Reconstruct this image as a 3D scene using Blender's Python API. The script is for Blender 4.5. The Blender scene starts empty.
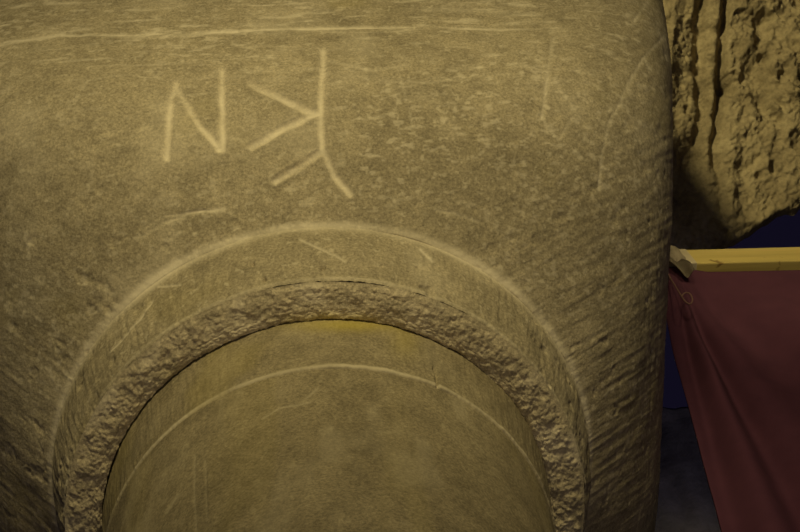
import bpy, bmesh, math, random
import numpy as np
from mathutils import Matrix, Vector

random.seed(7)
S = bpy.context.scene
COL = S.collection

# ------------------------------------------------------------------ camera (looking steeply up at a column)
F, CX, CY = 1430.0, 400.0, 266.0
AX_Z, CAM_H, CAM_Z = 3.0, 0.79, 1.58

def solve_camera(ring=(325.5, 483), zx=262):
    P = np.array([0, -CAM_H, CAM_Z]); d = np.array([0, 0, AX_Z]) - P; d /= np.linalg.norm(d)
    ang = math.acos(d[2])
    v1 = np.array([(ring[0]-CX)/F, -(ring[1]-CY)/F, -1]); v1 /= np.linalg.norm(v1)
    lo, hi = -3000., 400.
    for _ in range(60):
        m = (lo+hi)/2
        v2 = np.array([(zx-CX)/F, -(m-CY)/F, -1]); v2 /= np.linalg.norm(v2)
        if math.acos(v1 @ v2) > ang: lo = m
        else: hi = m
    def tri(a, b):
        y = np.cross(a, b); y /= np.linalg.norm(y)
        return np.stack([a, y, np.cross(a, y)], 1)
    return P, tri(np.array([0, 0, 1.]), d) @ tri(v2, v1).T

CP, CR = solve_camera()

def proj(X):
    c = (X-CP) @ CR
    return CX+F*c[..., 0]/-c[..., 2], CY-F*c[..., 1]/-c[..., 2]

def ray(px, py):
    d = CR @ np.array([(px-CX)/F, -(py-CY)/F, -1.0])
    return d

def at(px, py, depth):
    return CP+ray(px, py)*depth

def on_plane(px, py, p0, n):
    d = ray(px, py)
    return CP+d*(((p0-CP) @ n)/(d @ n))

cam = bpy.data.cameras.new('camera'); co = bpy.data.objects.new('camera', cam); COL.objects.link(co)
M = Matrix.Identity(4)
for i in range(3):
    for j in range(3): M[i][j] = CR[i, j]
    M[i][3] = CP[i]
co.matrix_world = M
cam.sensor_width = 36; cam.lens = F*36/800
cam.clip_start = .02
S.camera = co

# ------------------------------------------------------------------ numpy noise
def _h(ix, iy, iz, seed):
    n = (ix.astype(np.int64)*374761393 + iy.astype(np.int64)*668265263 + iz.astype(np.int64)*2147483647 + seed*974634777) & 0xffffffff
    n = ((n ^ (n >> 13))*1274126177) & 0xffffffff
    n = ((n ^ (n >> 16))*2246822519) & 0xffffffff
    return ((n ^ (n >> 15)) & 0xffff)/32767.5-1

def vnoise(p, seed=0):
    i = np.floor(p).astype(np.int64); f = p-i; u = f*f*f*(f*(f*6-15)+10)
    r = 0
    for dx in (0, 1):
        for dy in (0, 1):
            for dz in (0, 1):
                w = (u[..., 0] if dx else 1-u[..., 0])*(u[..., 1] if dy else 1-u[..., 1])*(u[..., 2] if dz else 1-u[..., 2])
                r = r+w*_h(i[..., 0]+dx, i[..., 1]+dy, i[..., 2]+dz, seed)
    return r

def fbm(p, o=4, seed=0, g=.5, ridged=False):
    a, r, t = 1., 0, 0
    for k in range(o):
        v = vnoise(p*2**k+13.7*k, seed+k)
        if ridged: v = 1-2*np.abs(v)
        r = r+a*v; t += a; a *= g
    return r/t

def smooth(a, b, x):
    t = np.clip((x-a)/(b-a), 0, 1); return t*t*(3-2*t)

def poly_dist(x, y, pts):
    d = np.full(x.shape, 1e9); 
    for (ax, ay), (bx, by) in zip(pts[:-1], pts[1:]):
        vx, vy = bx-ax, by-ay
        t = np.clip(((x-ax)*vx+(y-ay)*vy)/(vx*vx+vy*vy), 0, 1)
        d = np.minimum(d, np.hypot(x-ax-t*vx, y-ay-t*vy))
    return d

# ------------------------------------------------------------------ object helpers
def tag(o, label=None, cat=None, group=None, kind=None):
    if label: o['label'] = label
    if cat: o['category'] = cat
    if group: o['group'] = group
    if kind: o['kind'] = kind
    return o

def empty(name, loc):
    o = bpy.data.objects.new(name, None); COL.objects.link(o); o.location = loc; o.empty_display_size = .1
    return o

def link(name, me, mat, parent=None):
    o = bpy.data.objects.new(name, me); COL.objects.link(o)
    me.materials.append(mat)
    if parent is not None:
        o.parent = parent
        off = Vector((0, 0, 0)); p = parent
        while p is not None: off = off+p.location; p = p.parent
        o.matrix_parent_inverse = Matrix.Translation(-off)
    return o

def vnormals(V, Q):
    n = np.cross(V[Q[:, 2]]-V[Q[:, 0]], V[Q[:, 3]]-V[Q[:, 1]])
    N = np.zeros_like(V)
    for k in range(4): np.add.at(N, Q[:, k], n)
    return N/np.maximum(np.linalg.norm(N, axis=1, keepdims=True), 1e-12)

def quads_mesh(name, V, Q, mat, parent=None, attrs=None, normals=None, extra=None):
    used = np.unique(Q); remap = np.full(len(V), -1); remap[used] = np.arange(len(used))
    Vv = V[used]; Qq = remap[Q]
    me = bpy.data.meshes.new(name)
    if extra:
        me.from_pydata(Vv.tolist(), [], Qq.tolist()+[[int(remap[i]) for i in e] for e in extra])
    else:
        me.vertices.add(len(Vv)); me.vertices.foreach_set('co', Vv.astype(np.float32).ravel())
        me.loops.add(len(Qq)*4); me.loops.foreach_set('vertex_index', Qq.astype(np.int32).ravel())
        me.polygons.add(len(Qq)); me.polygons.foreach_set('loop_start', np.arange(0, len(Qq)*4, 4, dtype=np.int32))
        me.update(calc_edges=True)
    me.polygons.foreach_set('use_smooth', np.ones(len(me.polygons), dtype=bool))
    for k, v in (attrs or {}).items():
        a = me.attributes.new(k, 'FLOAT', 'POINT'); a.data.foreach_set('value', v[used].astype(np.float32))
    me.validate()
    if normals is not None and len(me.vertices) == len(used):
        me.normals_split_custom_set_from_vertices(normals[used].tolist())
    return link(name, me, mat, parent)

def grid_quads(ns, nt, wrap):
    i = np.arange(ns-1)[:, None]; j = np.arange(nt if wrap else nt-1)[None]; j2 = (j+1) % nt
    return np.stack([i*nt+j, i*nt+j2, (i+1)*nt+j2, (i+1)*nt+j], -1).reshape(-1, 4)

def bm_obj(name, bm, mat, parent=None, smooth_=True):
    me = bpy.data.meshes.new(name); bm.normal_update(); bm.to_mesh(me); bm.free()
    if smooth_: me.polygons.foreach_set('use_smooth', np.ones(len(me.polygons), dtype=bool))
    return link(name, me, mat, parent)

def tube(name, pts, r, mat, parent=None, n=8, sub=6):
    P = [Vector(p) for p in pts]; C = []
    for i in range(len(P)-1):
        a = P[max(i-1, 0)]; b = P[i]; c = P[i+1]; d = P[min(i+2, len(P)-1)]
        for k in range(sub):
            t = k/sub
            C.append(.5*((2*b)+(c-a)*t+(2*a-5*b+4*c-d)*t*t+(3*b-a-3*c+d)*t**3))
    C.append(P[-1]); bm = bmesh.new(); rings = []; up = Vector((.3, .2, .9))
    for i, c in enumerate(C):
        t = (C[min(i+1, len(C)-1)]-C[max(i-1, 0)]).normalized(); s = t.cross(up).normalized(); u = s.cross(t)
        rings.append([bm.verts.new(c+r*(math.cos(q*2*math.pi/n)*s+math.sin(q*2*math.pi/n)*u)) for q in range(n)])
    for a, b in zip(rings[:-1], rings[1:]):
        for q in range(n): bm.faces.new((a[q], a[(q+1) % n], b[(q+1) % n], b[q]))
    bm.faces.new(rings[0][::-1]); bm.faces.new(rings[-1])
    bmesh.ops.recalc_face_normals(bm, faces=bm.faces)
    return bm_obj(name, bm, mat, parent)

# ------------------------------------------------------------------ materials
class NB:
    def __init__(s, name):
        s.m = bpy.data.materials.new(name); s.m.use_nodes = True; s.t = s.m.node_tree; s.t.nodes.clear()
        s.out = s.n('ShaderNodeOutputMaterial'); s.b = s.n('ShaderNodeBsdfPrincipled'); s.l(s.b.outputs[0], s.out.inputs[0])
        s.tc = s.n('ShaderNodeTexCoord').outputs['Object']
    def n(s, t, **k):
        x = s.t.nodes.new(t)
        for a, v in k.items(): setattr(x, a, v)
        return x
    def l(s, a, b): s.t.links.new(a, b)
    def noise(s, scale, detail=4, rough=.55, vec=None, stretch=None):
        v = vec or s.tc
        if stretch:
            mp = s.n('ShaderNodeMapping'); mp.inputs['Scale'].default_value = stretch; s.l(v, mp.inputs[0]); v = mp.outputs[0]
        x = s.n('ShaderNodeTexNoise'); x.inputs['Scale'].default_value = scale; x.inputs['Detail'].default_value = detail
        x.inputs['Roughness'].default_value = rough; s.l(v, x.inputs['Vector']); return x.outputs['Fac']
    def ramp(s, fac, stops):
        r = s.n('ShaderNodeValToRGB'); e = r.color_ramp.elements
        while len(e) < len(stops): e.new(.5)
        for q, (p, c) in zip(e, stops):
            q.position = p; q.color = (*c, 1) if len(c) == 3 else c
        s.l(fac, r.inputs[0]); return r.outputs[0]
    def mix(s, fac, a, b, blend='MIX'):
        x = s.n('ShaderNodeMix', data_type='RGBA', blend_type=blend)
        for i, v in ((0, fac), (6, a), (7, b)):
            if isinstance(v, (int, float)): x.inputs[i].default_value = v
            elif isinstance(v, tuple): x.inputs[i].default_value = (*v, 1)
            else: s.l(v, x.inputs[i])
        return x.outputs[2]
    def attr(s, name):
        return s.n('ShaderNodeAttribute', attribute_name=name).outputs['Fac']
    def bump(s, h, st, dist):
        x = s.n('ShaderNodeBump'); x.inputs['Strength'].default_value = st; x.inputs['Distance'].default_value = dist
        s.l(h, x.inputs['Height']); s.l(x.outputs[0], s.b.inputs['Normal'])
    def done(s, col, rough=.9, spec=.2):
        if isinstance(col, tuple): s.b.inputs['Base Color'].default_value = (*col, 1)
        else: s.l(col, s.b.inputs['Base Color'])
        s.b.inputs['Roughness'].default_value = rough; s.b.inputs['Specular IOR Level'].default_value = spec
        return s.m

def G(v): return (v, v, v)

def stone(name, k=1.0, tint=(1, 1, 1), speck=.5, bump=.5):
    b = NB(name)
    T = lambda r, g, bl: (r*k*tint[0], g*k*tint[1], bl*k*tint[2])
    c = b.ramp(b.noise(5, 6, .6), [(.3, T(.33, .285, .20)), (.5, T(.41, .355, .25)), (.72, T(.48, .42, .30))])
    mid = b.ramp(b.noise(38, 5, .65), [(.3, G(.74)), (.5, G(1.0)), (.75, G(1.28))])
    c = b.mix(.85, c, mid, 'MULTIPLY')
    fine = b.ramp(b.noise(340, 4, .8), [(.28, G(.42)), (.5, G(.98)), (.74, G(1.65))])
    c = b.mix(.9, c, fine, 'MULTIPLY')
    sp = b.ramp(b.noise(130, 2, .5), [(.61, G(0)), (.70, G(speck))])
    c = b.mix(sp, c, T(.70, .63, .48))
    dk = b.ramp(b.noise(60, 2, .5), [(.25, G(.35)), (.33, G(0))])
    c = b.mix(dk, c, T(.22, .185, .12))
    c = b.mix(b.attr('wear_pale'), c, T(.86, .78, .62))
    c = b.mix(b.attr('stain'), c, (.56, .46, .07))
    b.bump(b.noise(260, 5, .7), bump, .002)
    return b.done(c, .85, .25)

M_CAP = stone('capital_stone')
M_LET = stone('scratched_stone', 1.12, speck=.2)
M_SHAFT = stone('shaft_stone', .71, (1, .98, .92), speck=.25, bump=.35)
M_MORTAR = stone('mortar', 1.32, (1, 1, 1.02), speck=.3, bump=.6)

def rock(name, cols, bump=.8, scale=9):
    b = NB(name)
    c = b.ramp(b.noise(scale, 8, .65), [(.3, cols[0]), (.5, cols[1]), (.72, cols[2])])
    c = b.mix(.7, c, b.ramp(b.noise(scale*9, 5, .7), [(.3, G(.7)), (.5, G(1)), (.75, G(1.25))]), 'MULTIPLY')
    b.bump(b.noise(scale*12, 6, .7), bump, .008)
    return b.done(c, .95, .1)
M_ROCK = rock('rough_rubble', [(.17, .14, .09), (.31, .26, .165), (.45, .385, .25)])
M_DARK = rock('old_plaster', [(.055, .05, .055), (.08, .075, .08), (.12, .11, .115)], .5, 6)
M_FLOOR = rock('earth', [(.10, .085, .07), (.14, .12, .10), (.19, .165, .13)], .6, 5)

# ------------------------------------------------------------------ the column
ROT = .04
def theta_samples(nf=820, nb=120, half=1.95):
    return np.concatenate([np.linspace(-half, half, nf, endpoint=False), np.linspace(half, 2*math.pi-half, nb, endpoint=False)])

def catmull(pts, s):
    p = np.array(pts, float); n = len(p)-1
    x = np.clip(s*n, 0, n-1e-9); i = x.astype(int); t = (x-i)[:, None]
    a = p[np.maximum(i-1, 0)]; b = p[i]; c = p[i+1]; d = p[np.minimum(i+2, n)]
    a = np.where((i == 0)[:, None], 2*b-c, a); d = np.where((i == n-1)[:, None], 2*c-b, d)
    return .5*(2*b+(c-a)*t+(2*a-5*b+4*c-d)*t*t+(3*b-a-3*c+d)*t**3)

def linear(pts, s):
    p = np.array(pts, float); x = s*(len(p)-1)
    return np.stack([np.interp(x, np.arange(len(p)), p[:, k]) for k in range(p.shape[1])], 1)

col = empty('stone_column', (0, 0, 0))
tag(col, 'worn tan stone column with letters carved on its square flaring capital', 'column', kind='thing')

# --- capital: round at the collar, a rounded square above
prof = [(0, .301, 2), (.03, .335, 2.3), (.08, .382, 3.2), (.16, .427, 5), (.28, .462, 8), (.5, .51, 10), (.75, .535, 10), (1.58, .55, 10)]
th = theta_samples(); ns = 430
pr = catmull(prof, np.linspace(0, 1, ns))
def cap_surface(th):
    c, sn = np.abs(np.cos(th))[None], np.abs(np.sin(th))[None]; n = pr[:, 2:3]
    rad = pr[:, 1:2]/(c**n+sn**n)**(1/n)
    return np.stack([rad*np.sin(th+ROT), -rad*np.cos(th+ROT), 3.005+pr[:, :1]+0*rad], -1)
X = cap_surface(th); nt = len(th)
V = X.reshape(-1, 3); Q = grid_quads(ns, nt, True)
N = vnormals(V, Q)
view = V-CP; front = (np.einsum('ij,ij->i', N, view) < 0)
px, py = proj(V)
px = np.where(front, px, -9999)
jx = 1.3*fbm(V*60, 3, 91); jy = 1.3*fbm(V*60, 3, 97)          # hand-cut wobble
LET_A = [[(167, 157), (169, 122), (172, 94), (176.5, 82)], [(177.5, 88), (198, 122), (219.5, 149), (223, 149), (222.5, 110), (222, 72)]]
LET_B = [[(323.5, 52), (322, 81), (320, 113), (322.8, 150), (334.6, 175.5), (350, 194)], [(323.5, 151.5), (300, 166), (275, 181)],
         [(250, 83.5), (278, 98), (306, 111), (318, 113.5), (312, 115), (282, 130), (251.5, 148.5)]]
dA = np.min([poly_dist(px+jx, py+jy, p) for p in LET_A], 0)
dB = np.min([poly_dist(px+jx, py+jy, p) for p in LET_B], 0)
dL = np.minimum(dA, dB)
wear_pale = np.zeros(len(V)); disp = np.zeros(len(V))
# body of the stone
disp += .0030*fbm(V*7, 3, 3)+.0008*fbm(V*40, 4, 11)
disp -= .0012*smooth(.34, .62, fbm(V*55, 3, 21))
# tooling: strokes running out from the collar, strongest on the right shoulder
TH = np.repeat(th[None], ns, 0).ravel(); SS = np.repeat(np.linspace(0, 1, ns)[:, None], nt, 1).ravel()
SS = SS*7/6
def hewn(deg, seed):
    c_, s_ = math.cos(math.radians(deg)), math.sin(math.radians(deg))
    al = V @ (CR[:, 0]*c_+CR[:, 1]*s_); ac = V @ (-CR[:, 0]*s_+CR[:, 1]*c_)
    return fbm(np.stack([ac*190+1.6*fbm(V*7, 2, seed+5), al*26, 0*al], 1), 4, seed, .65)
side = smooth(.30, .95, np.abs(TH))
disp += (.0003+.00042*side)*np.where(TH > 0, 1.25*hewn(27, 31), .8*hewn(146, 33))
hatch = fbm(np.stack([(V[:, 0]+V[:, 2]*.25)*16, V[:, 2]*240, V[:, 1]*20], 1), 3, 35)
disp += .0008*hatch*smooth(.03, .12, V[:, 2]-3.005)
# letters
disp -= .0022*np.clip(1-(dL/4.6)**2, 0, 1)
disp += .0007*np.exp(-((dL-5.6)/1.4)**2)
wear_pale += .72*np.exp(-(dL/3.7)**2)*np.clip(.75+.7*fbm(V*45, 3, 55), .2, 1)
# scratches: polyline, half width (px), depth, lightness
def br(p, s=50, seed=0): return np.clip(.7+.8*fbm(V*s, 2, seed), .15, 1)
SCR = [
 ([(-5, 46), (20, 40), (45, 36.5), (62, 34)], 1.5, .0012, 1.0), ([(2, 42), (30, 37), (64, 32.5)], .9, .0006, .55),
 ([(62, 34), (115, 34), (200, 32), (300, 29), (400, 28.5), (470, 28.8), (537, 29)], 1.0, .0010, .85),
 ([(120, 36), (165, 36), (210, 33), (262, 33)], 1.6, .0006, .4), ([(240, 24), (300, 30), (345, 33)], 1.2, .0004, .3),
 ([(553, 38), (550, 60), (547, 79), (545, 101), (542.5, 116)], 2.0, .0012, .42),
 ([(542.5, 114), (547, 126), (558.5, 140.5)], 1.2, .0010, .7), ([(560, 138), (566, 128), (572, 118)], 1.3, .0008, .5),
 ([(557, 85), (565, 83), (572, 78)], 1.1, .0006, .35),
 ([(666, 35), (655, 47), (644, 58), (630, 80.6), (619.7, 103), (609, 124), (603, 153), (599, 190)], 1.2, .0012, .75),
 ([(651, -3), (643, 9), (634, 21)], 1.3, .0010, .85), ([(640, 18), (655, 25), (664, 40), (668, 60)], 1.0, .0006, .4),
 ([(646, 58), (650, 72), (652, 66)], 1.2, .0006, .35),
 ([(400, 76), (406, 98), (413, 126)], 1.2, .0006, .45), ([(330, 62), (372, 70), (410, 64)], 1.3, .0004, .3),
 ([(380, 80), (430, 82), (470, 76), (505, 74)], 1.4, .0005, .25),
 ([(142, 236), (165, 222), (190, 213), (226, 208)], 2.0, .0010, .45), ([(145, 228), (165, 216), (205, 210)], 1.2, .0008, .4),
 ([(437, 210), (455, 213), (478, 222)], 1.8, .0008, .5),
 ([(255, 28), (225, 40), (262, 52)], 1.2, .0003, .2), ([(370, 12), (440, 10), (535, 13)], 2.2, .0004, .25),
 ([(528, 82), (540, 92), (552, 82), (566, 78)], 1.3, .0005, .25),
]
for pts, hw, dep, li in SCR:
    d = poly_dist(px+.6*jx, py+.6*jy, pts)
    e = np.exp(-(d/hw)**2)*br(V, 45, int(hw*100))
    disp -= 1.2*dep*e; wear_pale += .95*li*e
# random light nicks and rubbed patches
wear_pale += .50*smooth(.16, .55, fbm(np.stack([V[:, 0]*22+V[:, 2]*8, V[:, 1]*130, V[:, 2]*160], 1), 4, 51, .6))*smooth(.06, .32, V[:, 2]-3.0)
wear_pale += .40*smooth(.22, .5, fbm(np.stack([V[:, 0]*130, V[:, 1]*190, V[:, 2]*210], 1), 2, 53))*np.clip(.6+1.2*fbm(V*8, 2, 54), 0, 1)
wear_pale += .16*smooth(.10, .55, fbm(V*13, 4, 57))
# paler line along the capital's lower edge at the collar, colour only
SZ = V[:, 2]-3.005
arr = np.exp(-((SZ-.0020)/.0030)**2)
wear_pale += .9*arr*np.clip(.8+.6*fbm(V*18, 3, 73), 0, 1.1)
wear_pale = np.clip(wear_pale, 0, 1)
V2 = V+N*disp[:, None]
V2[:nt] = V[:nt]
N2 = vnormals(V2, Q)
stain = .10*smooth(.25, .6, fbm(V*9, 3, 61))
fd = lambda d: d[Q].mean(1)
inA = (fd(dA) < 4.0) & (fd(px) > -999); inB = (fd(dB) < 4.0) & (fd(px) > -999)
att = {'wear_pale': wear_pale, 'stain': stain}
# top cap of the capital
top = [list(range((ns-1)*nt, ns*nt))]
cap = quads_mesh('capital', V2, Q[~(inA | inB)], M_CAP, col, att, N2)
bm = bmesh.new(); vs = [bm.verts.new(V[i]) for i in range((ns-1)*nt, ns*nt, 4)]; bm.faces.new(vs)
tp = bm_obj('capital_top', bm, M_CAP, cap, False)
tag(cap, 'square flaring tan stone capital with scratched face')
tag(quads_mesh('carved_letter', V2, Q[inA], M_LET, cap, att, N2), 'carved letter N on the left')
tag(quads_mesh('carved_letter', V2, Q[inB], M_LET, cap, att, N2), 'carved mark like a reversed K joined to a forked stem')

def revolve(name, prof, ns, mat, fn, nf=820, interp=linear, label=None):
    th = theta_samples(nf); pr = interp(prof, np.linspace(0, 1, ns)); nt = len(th)
    X = np.stack([pr[:, 1:2]*np.sin(th), -pr[:, 1:2]*np.cos(th), pr[:, :1]+0*th[None]], -1)
    V = X.reshape(-1, 3); Q = grid_quads(ns, nt, True)
    if pr[0, 0] > pr[-1, 0] or name == 'mortar_bed': Q = Q[:, ::-1]
    N = vnormals(V, Q)
    s = np.repeat(np.linspace(0, 1, ns)[:, None], nt, 1).ravel(); T = np.repeat(th[None], ns, 0).ravel()
    d, w, st = fn(V, s, T)
    V2 = V+N*d[:, None]
    o = quads_mesh(name, V2, Q, mat, col, {'wear_pale': np.clip(w, 0, 1), 'stain': np.clip(st, 0, 1)}, vnormals(V2, Q))
    if label: tag(o, label)
    return o

# --- collar: smooth round band under the capital
def f_collar(V, s, T):
    d = .0022*fbm(V*9, 3, 5)+.0013*fbm(V*45, 4, 15)-.0022*smooth(.34, .6, fbm(V*50, 3, 23))
    d += .0010*fbm(np.stack([T*60, s*5, 0*T], 1), 3, 33)
    d *= smooth(0, .08, s)
    lower = np.exp(-((s-.93)/.05)**2)
    d += .0008*lower
    d -= .0005*np.exp(-((s-.82)/.05)**2)
    w = .5*lower*np.clip(.6+.9*fbm(V*16, 3, 43), 0, 1)+.15*smooth(.1, .5, fbm(V*15, 4, 58))
    w += .8*np.exp(-(s/.06)**2)*np.clip(.75+.6*fbm(V*18, 3, 73), 0, 1)
    X, Y = proj(V)
    for pts, hw, dep, li in [([(300, 240), (335, 255), (345, 262)], 1.3, .0008, .5), ([(420, 250), (432, 262)], 1.3, .0008, .6),
                             ([(110, 352), (140, 318), (152, 300)], .9, .0008, .6), ([(158, 286), (180, 284)], 1.2, .0008, .5)]:
        e = np.exp(-(poly_dist(X, Y, pts)/hw)**2); d -= dep*e; w += li*e
    for x, y, r in [(323, 267, 2.2), (252, 264, 2.0), (264, 279, 2.2)]:
        d -= .006*np.exp(-((X-x)**2+(Y-y)**2)/(r*r))
    return d, w, .08*smooth(.2, .6, fbm(V*9, 3, 61))
collar = revolve('collar', [(3.005, .301), (2.965, .293), (2.93, .283), (2.912, .276)], 90, M_CAP, f_collar, label='smooth round stone collar')

# --- rough mortar bed under the collar
def f_mortar(V, s, T):
    env = smooth(0, .12, s)
    q = np.stack([T*20, s*4, 0*T], 1)
    d = .0005+.0020*fbm(q+fbm(V*30, 2, 3)[:, None]*.5, 4, 105, .6)+.0017*fbm(V*85, 4, 115, .65)
    d += .0018*np.abs(fbm(np.stack([T*46, s*8+.3*np.sin(T*9), 0*T], 1), 3, 117))
    d -= .007*smooth(.88, 1, s)*(1-.7*smooth(.1, .5, T))*np.clip(fbm(V*14, 2, 121)+.75, 0, 1.4)
    d *= env
    w = .30*smooth(.05, .5, fbm(V*26, 3, 131))
    X, Y = proj(V)
    st = .75*np.exp(-((Y-319)/6)**2)*np.exp(-((X-335)/38)**2)*np.clip(.8+fbm(V*35, 3, 9), 0, 1)
    st += .9*np.exp(-((X-117)**2+(Y-467)**2)/14)+.40*np.exp(-((X-147)**2+(Y-414)**2)/70)+.3*np.exp(-((X-190)/20)**2-((Y-375)/9)**2)
    st += .35*np.exp(-((s-.9)/.15)**2)*smooth(.2, .5, fbm(V*12, 3, 141))
    return d, w, st
mortar = revolve('mortar_bed', [(2.912, .276), (2.908, .262), (2.9065, .249), (2.9065, .241), (2.909, .2358)], 100, M_MORTAR, f_mortar, label='rough lumpy mortar bed')

# --- neck band and shaft, down to the floor
def f_neck(V, s, T):
    d = .0012*fbm(V*10, 3, 205)+.0008*fbm(V*60, 4, 215)+.0005*fbm(np.stack([T*70, s*5, 0*T], 1), 2, 217)
    low = np.exp(-((s-.93)/.07)**2)
    d += .0012*low*(1+.3*fbm(V*40, 2, 8))
    w = 1.0*low*np.clip(.8+.7*fbm(V*22, 3, 221), 0, 1)+.10*smooth(.1, .5, fbm(V*16, 4, 223))
    X, Y = proj(V)
    st = .55*np.exp(-((Y-325)/7)**2)*np.exp(-((X-350)/55)**2)+.25*np.exp(-((X-405)/14)**2-((Y-340)/16)**2)+.12*smooth(.2, .6, fbm(V*9, 3, 61))
    for pts, hw, dep in [([(434, 368), (437, 376), (437, 391)], 1.0, .004)]:
        d -= dep*np.exp(-(poly_dist(X, Y, pts)/hw)**2)
    d *= 1-smooth(.985, 1, s)
    return d, w, st
neck = revolve('neck_band', [(2.925, .2365), (2.90, .2362), (2.86, .2315), (2.825, .2275), (2.812, .2258)], 90, M_SHAFT, f_neck, label='smooth neck band with worn lower edge')

def f_shaft(V, s, T):
    d = .0016*fbm(V*6, 3, 305)+.0006*fbm(V*60, 3, 315)
    d += .0005*fbm(np.stack([V[:, 0]*30, V[:, 1]*30, V[:, 2]*4], 1), 3, 317)
    d *= smooth(0, .02, s)
    w = .22*smooth(.15, .55, fbm(np.stack([V[:, 0]*24, V[:, 1]*24, V[:, 2]*9], 1), 4, 323))
    X, Y = proj(V)
    for pts, hw, li in [([(262, 418), (280, 408), (310, 402)], 1.0, .35), ([(195, 455), (194, 490), (196, 530)], 1.2, .25),
                        ([(205, 460), (207, 520)], .9, .2), ([(166, 512), (178, 494)], 1.6, .35), ([(306, 398), (318, 388)], 1.2, .35)]:
        e = np.exp(-(poly_dist(X, Y, pts)/hw)**2); w += li*e; d -= .0005*e
    st = .06*smooth(.1, .5, fbm(V*np.array([16, 16, 3]), 3, 331))
    return d, w, st
shaft = revolve('shaft', [(2.812, .2258), (2.795, .2240), (2.77, .2215), (2.72, .2185), (2.62, .2185), (2.5, .219), (2.2, .221), (1.4, .227), (.7, .232), (.16, .236), (0, .27)], 400, M_SHAFT, f_shaft, label='plain round stone shaft')

# ------------------------------------------------------------------ setting
bm = bmesh.new(); bmesh.ops.create_grid(bm, x_segments=40, y_segments=40, size=4)
for v in bm.verts:
    v.co.y += -1
fl = bm_obj('floor', bm, M_FLOOR); tag(fl, kind='structure')

# rough rubble of the vault, its broken lower edge hanging over a dark gap
cen = at(740, 110, 3.5); rt = CR[:, 0].copy(); up = CR[:, 1].copy(); fw = -CR[:, 2].copy()
a = math.radians(13); vup = up*math.cos(a)-fw*math.sin(a)*-1        # leans away towards the top
nrm = np.cross(rt, vup)
ua = np.concatenate([np.linspace(-2.2, -.30, 110), np.linspace(-.29, .75, 330), np.linspace(.77, 1.7, 60)])
va = np.concatenate([np.linspace(0, .62, 250), np.linspace(.63, 1.6, 110)])
nu, nv = len(ua), len(va)
us = ua[None]+0*va[:, None]
edge_u = np.array([-2.2, -.42, -.2, -.10, -.03, .03, .10, .17, .30, .75, 1.7])
edge_v = np.array([-.45, -.37, -.37, -.355, -.335, -.300, -.265, -.235, -.215, -.17, -.25])
eb = np.interp(us[0], edge_u, edge_v)
e3 = np.stack([us[0]*26, 0*us[0], 0*us[0]], 1)
eb = eb+.014*fbm(e3, 3, 401)
vv = eb[None]+va[:, None]
U, W = us.ravel(), vv.ravel()
lean = U-.08*W                                         # comb marks lean a little
p2 = np.stack([lean*14, W*3.0, 0*U], 1)
h = .022*fbm(p2+.25*fbm(np.stack([U*20, W*20, 0*U], 1), 2, 5)[:, None], 3, 411)
rid = fbm(np.stack([lean*9, W*1.6, 0*U+4], 1), 2, 415, ridged=True)
h += .024*rid
lum = fbm(np.stack([U*30, W*24, 0*U], 1), 4, 421, .6)
diag = fbm(np.stack([(U+W)*30, (W-U)*10, 0*U+7], 1), 4, 425, .6)
h += .022*lum+.004*fbm(np.stack([U*75, W*60, 0*U+3], 1), 3, 427, .6)+.034*diag*smooth(-.06, .10, U)*smooth(-.25, .05, W)
h -= .018*smooth(.30, .52, fbm(np.stack([U*16, W*13, 0*U+2], 1), 3, 431))
# the two deep grooves beside the capital
for u0, wd, dp in [(-.100, .016, .035), (-.046, .011, .045), (.05, .02, .018)]:
    xx = lean-u0+.022*fbm(np.stack([0*U, W*9, 0*U+u0*99], 1), 3, 7)
    h -= dp*np.exp(-(xx/wd)**2)*smooth(-.3, .05, W)*(1-smooth(.5, .8, W))
h -= .045*np.exp(-((U+.025)**2+(W-.07)**2)/.00018)
ew = (vv-eb[None]).ravel()
h -= .02*(1-smooth(0, .02, ew))**2
V = cen+U[:, None]*rt+W[:, None]*vup+h[:, None]*nrm
# skirt turning back above the broken edge
Qr = grid_quads(nv, nu, False)
if nrm @ (CP-cen) < 0: raise RuntimeError('vault faces away')
first = V[:nu]; sk = first-.35*nrm+.40*vup
V = np.concatenate([V, sk]); base = nv*nu
i = np.arange(nu-1); Qs = np.stack([base+i, base+i+1, i+1, i], 1)
Qr = np.concatenate([Qr, Qs])
ce = quads_mesh('ceiling', V, Qr, M_ROCK, None, {'wear_pale': np.zeros(len(V)), 'stain': np.zeros(len(V))}); tag(ce, kind='structure')

# dim wall behind the column, broken off at the top
nu, nv = 240, 260
yw = .86
us = np.linspace(-1.6, 2.2, nu)[None]+0*np.zeros((nv, 1))
tz = on_plane(690, 402, np.array([0, yw, 0]), np.array([0, 1., 0]))[2]
zt = tz+.05*fbm(np.stack([us[0]*6, 0*us[0], 0*us[0]], 1), 3, 501)
zz = zt[None]*np.linspace(0, 1, nv)[:, None]**.55
U, W = us.ravel(), zz.ravel()
h = .035*fbm(np.stack([U*9, W*1.2, 0*U], 1), 3, 511)+.018*fbm(np.stack([U*16, W*7, 0*U], 1), 4, 513)
V = np.stack([U, yw-h, W], 1)
Qr = grid_quads(nv, nu, False)
first = V[-nu:]; sk = first+np.array([0, .3, -.05]); base = nv*nu
V = np.concatenate([V, sk]); i = np.arange(nu-1)
Qr = np.concatenate([Qr, np.stack([(nv-1)*nu+i, (nv-1)*nu+i+1, base+i+1, base+i], 1)])
wb = quads_mesh('wall_back', V, Qr, M_DARK); tag(wb, kind='structure')

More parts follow.
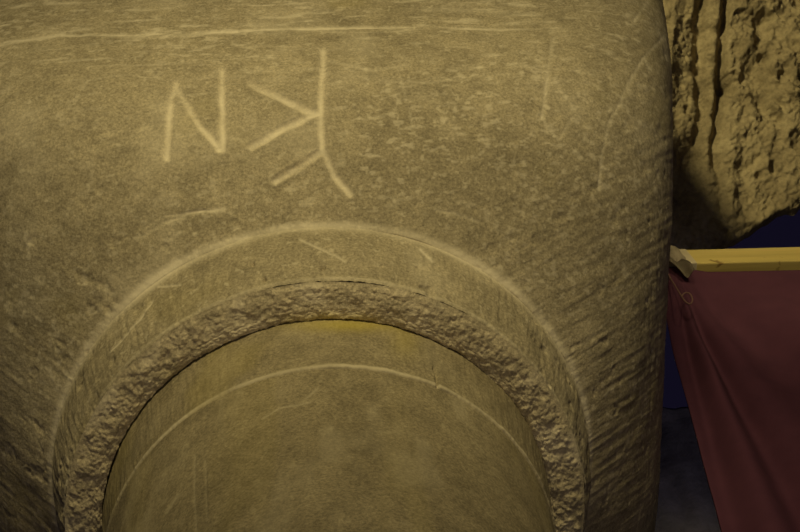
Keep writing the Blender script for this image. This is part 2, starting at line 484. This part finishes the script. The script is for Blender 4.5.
# ------------------------------------------------------------------ plank with the red cloth
def wood():
    b = NB('yellow_pine')
    c = b.ramp(b.noise(30, 5, .6, stretch=(.06, 1, 1)), [(.3, (.52, .40, .13)), (.5, (.66, .52, .18)), (.7, (.74, .59, .23))])
    c = b.mix(b.ramp(b.noise(38, 3, .6), [(.64, G(0)), (.70, G(.75))]), c, (.20, .11, .03))
    b.bump(b.noise(160, 4, .6, stretch=(.05, 1, 1)), .3, .001)
    return b.done(c, .6, .3)
M_WOOD = wood()
def fabric(name, c1, c2, rough=.9):
    b = NB(name)
    c = b.ramp(b.noise(24, 4, .6), [(.3, c1), (.7, c2)])
    b.bump(b.noise(700, 2, .5), .25, .0008)
    return b.done(c, rough, .15)
M_RED = fabric('red_cloth', (.082, .029, .055), (.100, .035, .064))
M_GREY = fabric('grey_rag', (.30, .25, .20), (.40, .34, .27))
M_TAPE = fabric('pale_tape', (.55, .47, .34), (.66, .57, .42), .6)
M_CORD = fabric('cord', (.22, .13, .11), (.27, .16, .14))

P1 = at(668, 264, 2.35)
P2 = on_plane(800, 260.5, P1, np.array([0, 0, 1.]))
dx = (P2-P1)/np.linalg.norm(P2-P1); dz = np.array([0, 0, 1.]); dy = np.cross(dz, dx)     # dy points away from the camera
PH, PT = .067, .019
def pl(a, b, c): return P1+dx*a+dy*b+dz*c
def box_bm(a0, a1, b0, b1, c0, c1, bev=.0015, seg=2, cuts=0):
    bm = bmesh.new(); vs = [bm.verts.new(pl(a, b, c)) for a in (a0, a1) for b in (b0, b1) for c in (c0, c1)]
    for f in ((0, 1, 3, 2), (4, 6, 7, 5), (0, 4, 5, 1), (2, 3, 7, 6), (0, 2, 6, 4), (1, 5, 7, 3)): bm.faces.new([vs[i] for i in f])
    bmesh.ops.recalc_face_normals(bm, faces=bm.faces)
    bmesh.ops.bevel(bm, geom=bm.edges, offset=bev, segments=seg, affect='EDGES', profile=.5)
    return bm
A0 = -.035; A1 = .95
plank = empty('wooden_plank', tuple(pl(A0, 0, 0)))
tag(plank, 'yellow wooden plank held level beside the column, red cloth hanging from it', 'plank')
bm_obj('board', box_bm(A0, A1, 0, PT, 0, PH, .0022), M_WOOD, plank, False)
tp = bm_obj('tape', box_bm(.033, .049, -.0012, PT+.0012, -.0012, PH+.0012), M_TAPE, plank, False); tag(tp, 'pale tape band')

# grey rag knotted round the plank's end
rag = empty('tied_rag', tuple(pl(.01, 0, 0)))
tag(rag, 'grey rag knotted round the left end of the yellow plank', 'rag')
def wrap_bm(a0, a1):
    bm = bmesh.new(); n = 28; m = 10; rings = []
    for k in range(m+1):
        a = a0+(a1-a0)*k/m; r = []
        for q in range(n):
            t = q*2*math.pi/n; c, s = math.cos(t), math.sin(t)
            e = (abs(c)**10+abs(s)**10)**(-1/10)
            g = .0035+.0020*math.sin(k*1.9+q*.5)+.0014*math.sin(q*1.3+k)
            r.append(bm.verts.new(pl(a, PT/2+c*e*(PT/2+.006+g), PH/2+s*e*(PH/2+.006+g))))
        rings.append(r)
    for x, y in zip(rings[:-1], rings[1:]):
        for q in range(n): bm.faces.new((x[q], x[(q+1) % n], y[(q+1) % n], y[q]))
    bmesh.ops.recalc_face_normals(bm, faces=bm.faces)
    return bm
bm_obj('wrap', wrap_bm(-.012, .028), M_GREY, rag)
def flap_bm():
    bm = bmesh.new(); nu, nv = 12, 14; g = []
    for j in range(nv):
        t = j/(nv-1); row = []
        for i_ in range(nu):
            u = i_/(nu-1)
            wdt = .034*(1-.4*t*t); a = .004+.006*t+(u-.5)*wdt
            row.append(bm.verts.new(pl(a, -.012-.006*math.sin(u*6+t*3)-.004*t, -.004-.080*t-.008*math.sin(u*math.pi)*t)))
        g.append(row)
    for x, y in zip(g[:-1], g[1:]):
        for q in range(nu-1): bm.faces.new((x[q], x[q+1], y[q+1], y[q]))
    geo = bmesh.ops.solidify(bm, geom=bm.faces[:], thickness=.003)
    bmesh.ops.recalc_face_normals(bm, faces=bm.faces)
    return bm
bm_obj('hanging_end', flap_bm(), M_GREY, rag)

# red cloth, gathered towards the knot and falling away from the plank
nC = np.array([0, -1., 0]); rotx = math.radians(8)
nC = np.array([.0, -math.cos(rotx), -math.sin(rotx)]); p0 = pl(0, .003, 0)
K = [on_plane(x, y, p0, nC) for x, y in ((652, 273), (1000, 266), (747, 620), (1010, 620))]
nu, nv = 240, 220
u = np.linspace(0, 1, nu)[None, :, None]; v = np.linspace(0, 1, nv)[:, None, None]
X = (K[0]*(1-u)+K[1]*u)*(1-v)+(K[2]*(1-u)+K[3]*u)*v
V = X.reshape(-1, 3)
x, y = proj(V)
kx, ky = 668, 268
ang = np.arctan2(x-kx, y-ky)                                       # 0 = straight down, pi/2 = along the plank
rr = np.hypot(x-kx, y-ky)
h = 0
for a0, wd, am in [(.37, .075, .020), (.49, .06, -.014), (.64, .10, .012), (.25, .05, -.008), (.90, .14, -.010), (1.15, .16, .008)]:
    h = h+am*np.exp(-((ang-a0)/wd)**2)*smooth(5, 120, rr)
h = h+.006*fbm(np.stack([x*.012, y*.006, 0*x], 1), 2, 601)+.0012*fbm(np.stack([x*.05, y*.05, 0*x], 1), 2, 603)
h = h*smooth(0, .05, np.repeat(np.linspace(0, 1, nv)[:, None], nu, 1).ravel())
h = h+.02*(1-smooth(0, 46, np.hypot(x-672, (y-300)*.8)))
V = V+h[:, None]*nC
clo = quads_mesh('red_drape', V, grid_quads(nv, nu, False)[:, ::-1], M_RED)
md = clo.modifiers.new('thick', 'SOLIDIFY'); md.thickness = .003; md.offset = -1
tag(clo, 'dark red cloth sheet hanging in folds below the yellow plank', 'cloth')

# cord loop
def pp(px_, py_, off=.02):
    return tuple(on_plane(px_, py_, p0+nC*off, nC))
cord = tube('cord', [pp(667, 272, .012), pp(672, 281, .03), pp(679, 292, .04), pp(685, 301, .045), pp(690, 304, .045), pp(692.5, 300, .044), pp(690, 294, .042), pp(685, 293, .04), pp(681, 297, .04)], .0012, M_CORD)
tag(cord, 'thin cord loop dangling at the knotted corner of the red cloth', 'cord')

# ------------------------------------------------------------------ light
w = bpy.data.worlds.new('gloom'); S.world = w; w.use_nodes = True
w.node_tree.nodes['Background'].inputs[0].default_value = (.0045, .0036, .0105, 1)
w.node_tree.nodes['Background'].inputs[1].default_value = 1.0

def lamp(name, loc, target, energy, size, color, spot=None):
    L = bpy.data.lights.new(name, 'SPOT' if spot else 'AREA'); L.energy = energy; L.color = color
    if spot: L.spot_size = math.radians(spot); L.spot_blend = .8; L.shadow_soft_size = size
    else: L.shape = 'DISK'; L.size = size
    o = bpy.data.objects.new(name, L); COL.objects.link(o); o.location = loc
    o.rotation_euler = (Vector(target)-Vector(loc)).to_track_quat('-Z', 'Y').to_euler()
    return o
WARM = (1, .825, .38)
lamp('flood_lamp', (.08, -3.1, 2.42), (.04, -.42, 3.06), 195, .34, WARM, 31)
lamp('vault_lamp', (-.72, -2.6, 3.6), (1.2, .35, 4.8), 360, .14, WARM, 34)
lamp('wall_fill', (1.9, -.6, 2.6), (.82, .86, 4.45), 38, .1, (.9, .8, 1), 26)  # added fill spot to lift the back wall, not a lamp of the place
lamp('low_fill', (.1, -1.3, .25), (.1, .1, 3.2), 7.0, 1.6, (1, .80, .58))  # added broad fill standing in for ambient and bounced light
lamp('plank_fill', (1.6, -2.3, 3.3), (.92, -.05, 3.66), 105, .06, WARM, 17)  # added narrow fill spot to brighten the plank's front face

S.view_settings.view_transform = 'Standard'; S.view_settings.look = 'None'
S.view_settings.exposure = 0; S.view_settings.gamma = 1; S.view_settings.use_curve_mapping = False
